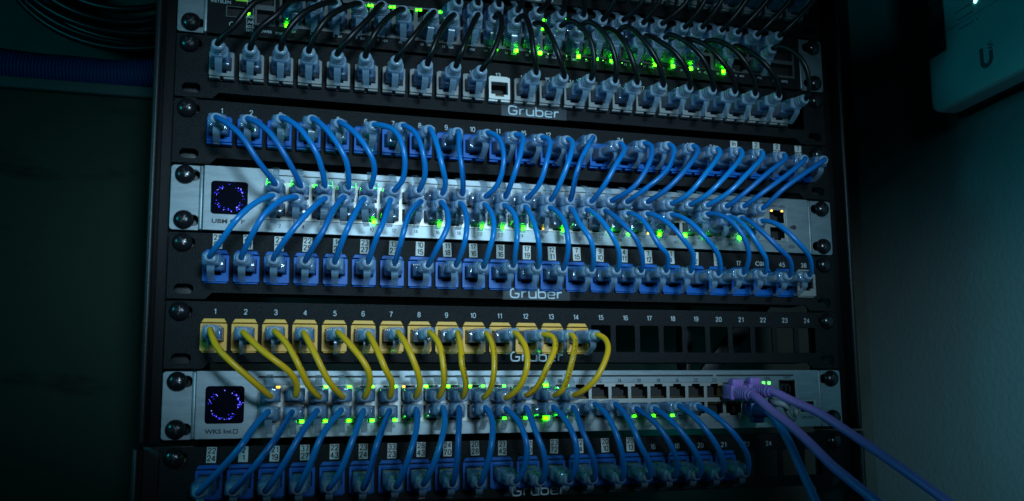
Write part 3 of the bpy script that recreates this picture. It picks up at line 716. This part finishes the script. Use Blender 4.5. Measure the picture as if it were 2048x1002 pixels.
B1 = [ [(433,235),(480,268),(516,322),(550,367)],
  [(496,238),(537,262),(575,319),(601,371)],
  [(563,236),(599,256),(635,310),(650,371)],
  [(625,238),(656,262),(692,319),(697,374)],
  [(679,245),(715,271),(743,313),(749,340),(742,373)],
  [(749,250),(791,262),(809,310),(806,358),(789,380)],
  [(807,252),(831,266),(846,305),(850,350),(838,380)],
  [(859,258),(873,287),(885,335),(891,368),(885,386)],
  [(916,263),(919,299),(925,344),(925,387)],
  [(976,266),(999,278),(1008,320),(996,368),(972,393)],
  [(1033,270),(1045,272),(1043,299),(1028,350),(1011,393)],
  [(1085,275),(1099,280),(1094,320),(1079,368),(1055,396)],
  [(1136,279),(1145,284),(1138,320),(1118,371),(1102,399)],
  [(1186,275),(1166,311),(1151,353),(1141,399)],
  [(1243,288),(1249,298),(1232,329),(1208,371),(1183,402)],
  [(1290,287),(1303,293),(1299,325),(1269,373),(1224,401)],
  [(1339,290),(1348,298),(1335,340),(1293,376),(1255,403)],
  [(1392,292),(1396,299),(1368,343),(1329,382),(1296,403)],
  [(1435,299),(1440,305),(1410,349),(1377,388),(1344,407)],
  [(1480,301),(1484,310),(1457,346),(1416,388),(1381,409)],
  [(1523,305),(1525,313),(1493,349),(1457,385),(1416,410)],
  [(1568,311),(1571,316),(1535,346),(1487,388),(1454,412)],
  [(1610,317),(1586,340),(1526,385),(1489,412)],
  [(1649,319),(1619,340),(1565,379),(1526,416)] ]
B2 = [ [(545,392),(510,406),(474,438),(444,479),(420,513)],
  [(592,395),(563,400),(528,430),(507,464),(483,515)],
  [(650,397),(614,427),(575,473),(547,518)],
  [(688,395),(668,418),(647,461),(632,485),(611,522)],
  [(728,398),(710,427),(692,464),(670,524)],
  [(781,400),(767,444),(755,470),(736,524)],
  [(843,402),(819,428),(804,475),(790,527)],
  [(882,405),(895,425),(895,454),(876,493),(856,530)],
  [(921,407),(933,431),(931,478),(912,530)],
  [(969,410),(985,431),(987,469),(978,500),(967,533)],
  [(1009,411),(1031,434),(1034,478),(1031,500),(1026,531)],
  [(1051,414),(1064,437),(1075,470),(1079,503),(1075,534)],
  [(1100,416),(1127,440),(1136,478),(1136,503),(1126,537)],
  [(1141,417),(1160,448),(1181,479),(1187,509),(1183,539)],
  [(1174,420),(1199,437),(1223,469),(1238,503),(1234,540)],
  [(1211,422),(1244,446),(1271,476),(1284,509),(1282,541)],
  [(1257,427),(1287,442),(1317,489),(1335,511),(1332,541)],
  [(1296,428),(1335,445),(1368,480),(1386,508),(1381,542)],
  [(1344,430),(1377,442),(1410,474),(1437,511),(1437,547)],
  [(1416,428),(1454,436),(1484,468),(1498,507),(1487,545)],
  [(1460,434),(1496,460),(1523,501),(1532,520),(1529,545)],
  [(1484,437),(1517,457),(1556,495),(1580,520),(1579,551)],
  [(1525,442),(1559,451),(1595,484),(1619,514),(1619,550)] ]
YL = [ [(421,660),(432,691),(456,718),(507,763),(540,792)],
  [(487,665),(519,697),(546,718),(580,745),(593,769),(592,790)],
  [(550,663),(574,688),(596,727),(616,769),(638,793)],
  [(608,666),(629,706),(658,763),(685,793)],
  [(676,665),(704,694),(736,739),(739,769),(730,793)],
  [(737,668),(758,709),(771,739),(784,766),(780,793)],
  [(796,665),(819,703),(840,763),(832,793)],
  [(859,665),(879,691),(888,745),(887,772),(878,793)],
  [(915,666),(922,703),(924,730),(932,766),(926,793)],
  [(973,667),(987,697),(988,745),(982,775),(968,795)],
  [(1030,666),(1051,694),(1054,733),(1040,772),(1013,795)],
  [(1088,669),(1105,673),(1111,691),(1094,735),(1076,772),(1054,790)],
  [(1142,670),(1150,679),(1147,709),(1128,775),(1110,790)],
  [(1196,670),(1211,679),(1216,703),(1188,763),(1149,790)] ]
B3 = [ [(536,824),(510,851),(477,899),(396,986)],
  [(584,825),(555,872),(510,932),(465,983)],
  [(634,822),(601,869),(564,935),(531,982)],
  [(682,821),(643,872),(619,932),(595,980)],
  [(727,822),(709,869),(682,941),(658,977)],
  [(779,822),(754,887),(739,947),(727,977)],
  [(832,819),(834,851),(817,917),(793,974)],
  [(885,816),(890,845),(872,917),(847,968)],
  [(918,816),(917,866),(914,926),(905,968)],
  [(971,816),(985,842),(982,896),(971,941),(960,968)],
  [(1012,818),(1040,848),(1054,893),(1049,935),(1034,965)],
  [(1052,816),(1070,860),(1089,911),(1090,947),(1083,968)],
  [(1107,815),(1134,845),(1152,887),(1152,929),(1141,965)],
  [(1146,816),(1164,860),(1185,911),(1191,944),(1186,962)],
  [(1190,809),(1218,836),(1239,887),(1248,932),(1244,959)],
  [(1231,809),(1261,845),(1279,887),(1301,932),(1299,959)],
  [(1273,818),(1313,848),(1343,893),(1355,929),(1349,959)],
  [(1310,818),(1349,848),(1388,899),(1403,935),(1396,959)],
  [(1358,812),(1397,842),(1433,890),(1447,929),(1441,955)],
  [(1397,813),(1436,836),(1472,872),(1496,914),(1493,946)] ]
K1 = [ [(597,-6),(518,0),(497,16),(471,49),(436,87)],
  [(629,0),(585,0),(554,29),(515,62),(501,96)],
  [(670,5),(611,23),(572,65),(562,97)],
  [(719,8),(663,29),(635,62),(618,102)],
  [(764,9),(736,39),(697,78),(675,108)],
  [(806,19),(775,36),(746,73),(731,112)],
  [(868,25),(832,67),(803,104),(793,120)],
  [(908,30),(884,57),(863,104),(855,128)],
  [(956,30),(946,47),(925,99),(912,132)],
  [(990,35),(997,27),(1003,40),(1001,65),(982,114),(964,139)],
  [(1034,41),(1047,31),(1060,55),(1067,104),(1072,145)],
  [(1067,47),(1084,47),(1099,67),(1117,109),(1128,153)],
  [(1123,52),(1138,42),(1156,49),(1180,78),(1189,125),(1182,156)],
  [(1160,56),(1174,44),(1190,49),(1216,78),(1232,125),(1230,161)],
  [(1208,58),(1226,60),(1250,86),(1268,130),(1274,165)],
  [(1238,62),(1252,53),(1273,65),(1299,96),(1319,132),(1326,170)],
  [(1292,72),(1325,86),(1353,109),(1376,145),(1379,175)],
  [(1330,75),(1338,69),(1371,83),(1402,112),(1421,148),(1426,179)],
  [(1369,79),(1408,88),(1441,119),(1467,156),(1469,183)],
  [(1408,86),(1428,80),(1460,93),(1491,125),(1509,161),(1510,187)],
  [(1470,92),(1501,104),(1532,130),(1553,161),(1557,191)],
  [(1546,97),(1563,93),(1584,101),(1607,125),(1619,166),(1613,197)] ]
K2 = [ [(917,3)],
  [(956,6)],
  [(998,9)],
  [(1036,21),(1045,0)],
  [(1078,22),(1098,0)],
  [(1124,27),(1130,0)],
  [(1167,30),(1168,0)],
  [(1206,39),(1230,0)],
  [(1247,40),(1283,5)],
  [(1287,45),(1320,0)],
  [(1325,47),(1376,0)],
  [(1370,54),(1410,0)],
  [(1405,54),(1444,0)],
  [(1444,60),(1493,0)],
  [(1476,64),(1535,0)],
  [(1515,69),(1581,0)],
  [(1559,71),(1628,0)] ]
def rt(x, y, z): return Vector((x, y, z))
FB, FT = -7.0, -3.0              # how far box-type and tab-type jack faces stand out
used_print = random.Random(3)
print5 = {2, 3, 5, 6, 8, 9, 13, 16}
for i, c in enumerate(B1):
    patch_cord('blue patch cord, %s from the left of those hanging between upper blue jacks and gateway' % ORD[i], 'blue cords from upper blue panel to gateway',
               c, rt(jx(i), FB, mid(3)), rt(PX0 + PPITCH * i, -2.4, GZ[0]), False, True, M['blue_cord_print' if i in print5 else ('blue_cord', 'blue_cord_dark', 'blue_cord', 'blue_cord_sky')[used_print.randrange(4)]], 1.78, 17 if i < 20 else 13, FB, -2.4)
for i, c in enumerate(B2):
    col = i if i < 19 else i + 1
    patch_cord('blue patch cord, %s from the left of those dropping from gateway to stickered panel' % ORD[i], 'blue cords from gateway to stickered panel',
               c, rt(PX0 + PPITCH * col, -2.4, GZ[1]), rt(jx(i), FT, mid(5)), False, False, M['blue_cord_print' if i in (6, 12) else ('blue_cord', 'blue_cord_dark', 'blue_cord', 'blue_cord_sky')[used_print.randrange(4)]], 1.78, 20, -2.4, FT)
for i, c in enumerate(YL):
    patch_cord('yellow patch cord plugged in under the printed number %d, hanging to the lower silver switch' % (i + 1), 'yellow cords from yellow jacks to lower switch',
               c, rt(jx(i), FT, mid(6)), rt(PX0 + PPITCH * i, -2.4, SZ[0]), False, True, M['yellow_cord_print' if i in (0, 2, 7, 8, 9, 11, 12) else 'yellow_cord'], 1.95, 18, FT, -2.4)
for i, c in enumerate(B3):
    patch_cord('blue patch cord, %s from the left of those falling from lower switch into shadow' % ORD[i], 'blue cords from lower switch to bottom panel',
               c, rt(PX0 + PPITCH * i, -2.4, SZ[1]), rt(jx(i), FT, mid(8)), False, False, M['blue_cord_print' if i in (1, 5, 10) else ('blue_cord', 'blue_cord_dark', 'blue_cord', 'blue_cord_sky')[used_print.randrange(4)]], 1.9, 20, -2.4, FT)
kc = list(range(20)) + [21, 23]; kj = [n for n in range(23) if n != 10]
for i, c in enumerate(K1):
    patch_cord('black patch cord, %s from the left of those plugged into grey-white jacks' % ORD[i], 'black cords from black switch to grey jacks',
               c, rt(kcols[kc[i]], -1.4, KZ[1]), rt(jx(kj[i]), FB, mid(2)), False, False, M['black_cord'], 1.9, 12, -1.4, FB)
for i, c in enumerate(K2):
    col = i + 7
    ra, rb = rt(kcols[col], -1.4, KZ[0]), rt(jx(col), FB, mid(0))
    ta = at(*c[0], -1.4 - PL); qa = aim(ra, ta, True); qb = aim(rb, rb + Vector((0, -30, 3)))
    da, db = qa @ Vector((0, -1, 0)), qb @ Vector((0, -1, 0))
    ea, eb = ra + da * PL, rb + db * PL
    md = at(*c[1], -44) if len(c) > 1 else (ea + eb) / 2 + Vector((0, -10, 0))
    root = thing('patch_cable', 'black patch cord, %s from the left of those climbing out at the top edge' % ORD[i], 'patch cord', (ea + eb) / 2, 'black cords climbing to the top panel')
    link('cord', tube_data('cord', relax(smooth_path([ra + da * (PL - 9), ea + da, md, (md + eb) / 2 + Vector((0, -6, 0)), eb + db, rb + db * (PL - 9)], 7)), 1.9, M['black_cord']), root)
    plug(root, ra, qa, 'long')
    if i > 4: plug(root, rb, qb, 'long')

# ---- thick uplink cords with moulded boots at the right of the lower switch
def thick_plug(parent, root, q, body_mat, gold=False):
    m = MB(); m.box(-5.8, 5.8, -7, 4, -4.1, 4.1, .3); p = m.build('plug', M['gold'] if gold else body_mat, parent, root)
    p.rotation_mode = 'QUATERNION'; p.rotation_quaternion = q
    m = MB(); m.box(-6.6, 6.6, -19, -5.5, -5.2, 5.2, 1.0, seg=3)
    m.box(-4.6, 4.6, -17.5, -9.5, -9.6, -4.6, 1.2, seg=3)
    prof = [(-18.5, 5.4, 4.8, 3.2)]
    for k in range(6):
        y = -19.0 - k * 2.6; a = 5.6 - .18 * k
        prof += [(y, a, a * .92, 2.8), (y - 1.6, a, a * .92, 2.6), (y - 1.8, a - 1.1, (a - 1.1) * .92, 2.4), (y - 2.4, a - 1.1, (a - 1.1) * .92, 2.4)]
    prof += [(-34.8, 4.0, 3.9, 2.1), (-36.5, 3.4, 3.4, 2)]
    m.rings(boot_rings(prof)); b = m.data('boot', body_mat)
    o = bpy.data.objects.new('boot', b); C.objects.link(o); o.parent = p
    return p
def thick_cord(label, group, root_pt, flip, pixels, depths, body_mat, cord_mat, rad, gold=False, cat='network cable'):
    pts = [at(px, py, y) for (px, py), y in zip(pixels, depths)]
    q = aim(root_pt, pts[0], flip, 16); d = q @ Vector((0, -1, 0))
    t = thing('network_cable', label, cat, root_pt + d * 30, group)
    path = relax(smooth_path([root_pt + d * 20, root_pt + d * 37] + pts[1:], 9), 3)
    link('cord', tube_data('cord', path, rad, cord_mat, 16), t)
    thick_plug(t, root_pt, q, body_mat, gold)
thick_cord('purple network cable with ribbed boot, the lower one of two leaving to the right', 'purple cables at the lower switch', rt(384.5, -2.4, SZ[0]), True,
           [(1506, 790), (1542, 821), (1581, 851), (1617, 884), (1662, 929), (1698, 959), (1760, 1010), (1840, 1080)], [-39, -55, -70, -84, -100, -112, -130, -150], M['purple'], M['purple'], 3.1, True)
thick_cord('purple network cable with ribbed boot, the upper one passing over the silver ear', 'purple cables at the lower switch', rt(397.6, -2.4, SZ[0]), True,
           [(1545, 783), (1587, 803), (1632, 823), (1662, 841), (1698, 865), (1800, 935), (1890, 1000), (1980, 1070)], [-39, -50, -62, -71, -82, -115, -140, -165], M['purple'], M['purple'], 3.0)
thick_cord('teal-blue network cable with navy boot falling behind the purple pair', None, rt(404.0, -2.4, SZ[1]), False,
           [(1532, 822), (1557, 848), (1578, 884), (1602, 938), (1632, 1004), (1660, 1070)], [-34, -44, -54, -66, -80, -92], M['navy'], M['aqua'], 2.9)
# white clip beside the cables
t = thing('cable_clip', 'small white plastic hook-shaped clip showing under the purple cables', 'cable clip', at(1570, 815, -22))
m = MB(); P = smooth_path([at(1541, 800, -30), at(1552, 806, -40), at(1566, 808, -44), at(1578, 815, -43)], 6); m.rings(tube(P, 2.2, 10)); m.build('hook', M['clip'], t)
m = MB(); P = smooth_path([at(1568, 808, -40), at(1576, 826, -36), at(1588, 838, -30), at(1592, 820, -30)], 6); m.rings(tube(P, 1.7, 10)); m.rings(tube([at(1562, 806, -40), at(1560, 806, -2)], 1.6, 10)); m.build('clip_arm', M['clip'], t)

# ------------------------------------------------------------------ left of the rack: backboard, conduit, coil
a = at(0, 168, 150); b = at(310, 187, 150)
zt = (a.z + b.z) / 2
bt = thing('backboard', 'dark plywood board with knots fixed to the wall left of the rack', 'board', (-300, 165, zt - 150))
m = MB(); m.box(-700, 2, 150, BACK - .2, zt - 600, zt - 4.5, 1.0); m.build('panel', M['board'], bt)
m = MB(); m.box(-700, 2, 146, BACK - .3, zt - 4.2, zt + 5.0, 1.5); m.build('edge_trim', M['trim'], bt)
cp = [at(px, py, 158) for px, py in ((-160, 98), (-60, 112), (60, 133), (150, 147), (230, 148), (320, 136), (420, 112))]
cp = [Vector((p.x, 172, max(p.z, zt + 5 + 15.5))) for p in cp]
pth = smooth_path(cp, 26)
m = MB(); n = len(pth)
ln = [0.0]
for i in range(1, n): ln.append(ln[-1] + (pth[i] - pth[i - 1]).length)
dense = []; k = 0; step = 0.42; s = 0.0
while s < ln[-1]:
    while k < n - 2 and ln[k + 1] < s: k += 1
    f = (s - ln[k]) / max(ln[k + 1] - ln[k], 1e-6); dense.append(pth[k].lerp(pth[k + 1], f)); s += step
rings = tube(dense, 1.0, 24)
for i, rg in enumerate(rings):
    rr = (14.2, 14.7, 14.7, 14.2, 13.7, 13.7)[i % 6]
    rings[i] = [dense[i] + (v - dense[i]) * rr for v in rg]
m.rings(rings)
tag(m.build('conduit', M['conduit']), 'blue corrugated conduit resting on the backboard edge beside the rack', 'conduit')
cc = at(255, -70, 175); rnd = random.Random(4)
m = MB()
for k in range(13):
    R = 58 + k * 2.3 + rnd.uniform(-2, 2); ox, oz, oy = rnd.uniform(-5, 5), rnd.uniform(-5, 5), -rnd.uniform(0, 22)
    ring = [Vector((cc.x + ox + R * 1.12 * math.cos(q), cc.y + oy + 3 * math.sin(2 * q + k), cc.z + oz + R * .92 * math.sin(q))) for q in (2 * math.pi * j / 60 for j in range(61))]
    m.rings(tube(ring, 3.1, 8), cap=False)
tag(m.build('cable_coil', M['black_cord']), 'coil of black cable hanging in the dark above the blue conduit', 'cable coil')

# ------------------------------------------------------------------ right: white box on the side wall
XF = 622
pr = lambda px, py: at_side(px, py, XF)
def yz(px, py): p = pr(px, py); return (p.y, p.z)
bl, lt, st, su = yz(1862, 200), yz(1852, 120), yz(1890, 97), yz(1880, 0)
by = (bl[0] + lt[0]) / 2; bz = yz(1895, 213)[1]; lz = (lt[1] + st[1]) / 2; sy = (st[0] + su[0]) / 2
by2 = by - 190; tz = bz + 200
t = thing('wall_access_box', 'white plastic network box with grey U emblem on the right wall', 'network box', (SIDE, by - 80, bz + 60))
def side_plate(loops, x_front, thick, bevel):
    """plate in the y-z plane facing -x"""
    me = plate([[(-yy, zz) for yy, zz in lp] for lp in loops], thick, bevel, 0.0)
    me.transform(Matrix.Translation((x_front, 0, 0)) @ Matrix(((0, 1, 0, 0), (-1, 0, 0, 0), (0, 0, 1, 0), (0, 0, 0, 1))))
    return me
r = 9
outl = [(by2, bz), (by - r, bz)] + [(by - r + r * math.sin(math.radians(q)), bz + r - r * math.cos(math.radians(q))) for q in (15, 30, 45, 60, 75)] + [(by, bz + r), (by, lz), (sy, lz), (sy, tz), (by2, tz)]
m = MB(); m.mesh(side_plate([outl], XF, 24, 4.0)); m.build('housing', M['ap'], t)
m = MB(); m.mesh(side_plate([rect(by2 + 4, by - 5, bz + 3.5, tz - 4)], XF + 25, SIDE - XF - 25.2, .6)); m.build('rear_plate', M['ap_dark'], t)
m = MB(); m.mesh(side_plate([rect(sy + 1.2, by - .8, lz + 1, tz)], XF + 5, 15, .4))
for k in range(12): m.mesh(side_plate([rect(sy + 1.4, by - .2, lz + 4 + k * 11, lz + 9.4 + k * 11)], XF + 3, 3, .5))
m.build('ribbed_side', M['ap_dark'], t)
def on_face(mb, loops): mb.mesh(side_plate(loops, XF - .25, .3, .03))
m = MB(); a = pr(1973, 112); w_, h_ = 7.0, 9.5
arc = [(a.y + w_ * math.cos(math.radians(q)), a.z - 3 + w_ * math.sin(math.radians(q))) for q in range(180, 361, 15)]
ari = [(a.y + (w_ - 4.0) * math.cos(math.radians(q)), a.z - 3 + (w_ - 4.0) * math.sin(math.radians(q))) for q in range(360, 179, -15)]
on_face(m, [[(a.y - w_, a.z + 3.2)] + arc + [(a.y + w_, a.z + h_ - 1)] + [(a.y + w_ - 4.0, a.z + h_ - 1)] + ari + [(a.y - w_ + 4.0, a.z + 3.2)]][0:1])
for dy, dz, s in ((-5.5, 5.0, .9), (-3.4, 5.6, .8), (-5.4, 7.6, .8), (-3.2, 8.8, .9), (-5.6, 10.2, .7), (-7.4, 6.6, .6)):
    on_face(m, [rect(a.y + dy - s, a.y + dy + s, a.z + dz - s, a.z + dz + s)])
m.build('emblem', M['ap_mark'], t)
m = MB()
for (p1, p2) in (((1910, 27), (1942, 8)), ((1916, 41), (1946, 22)), ((1919, 59), (1947, 42))):
    A, B_ = pr(*p1), pr(*p2); zc = (A.z + B_.z) / 2
    on_face(m, [rect(min(A.y, B_.y), max(A.y, B_.y), zc - .45, zc + .45)])
A = pr(1954, 38); on_face(m, [circle(A.y, A.z, .9, 10)])
m.build('vent_slot', M['ap_mark'], t)
m = MB(); on_face(m, [rect(by2 + 3, sy - 1, lz + 14.0, lz + 14.35)]); m.build('seam', M['ap_mark'], t)
m = MB(); A = pr(1951, 2); m.mesh(side_plate([circle(A.y, A.z, 1.7, 16)], XF - .5, .6, .1)); m.build('status_led', M['led_cyan'], t)
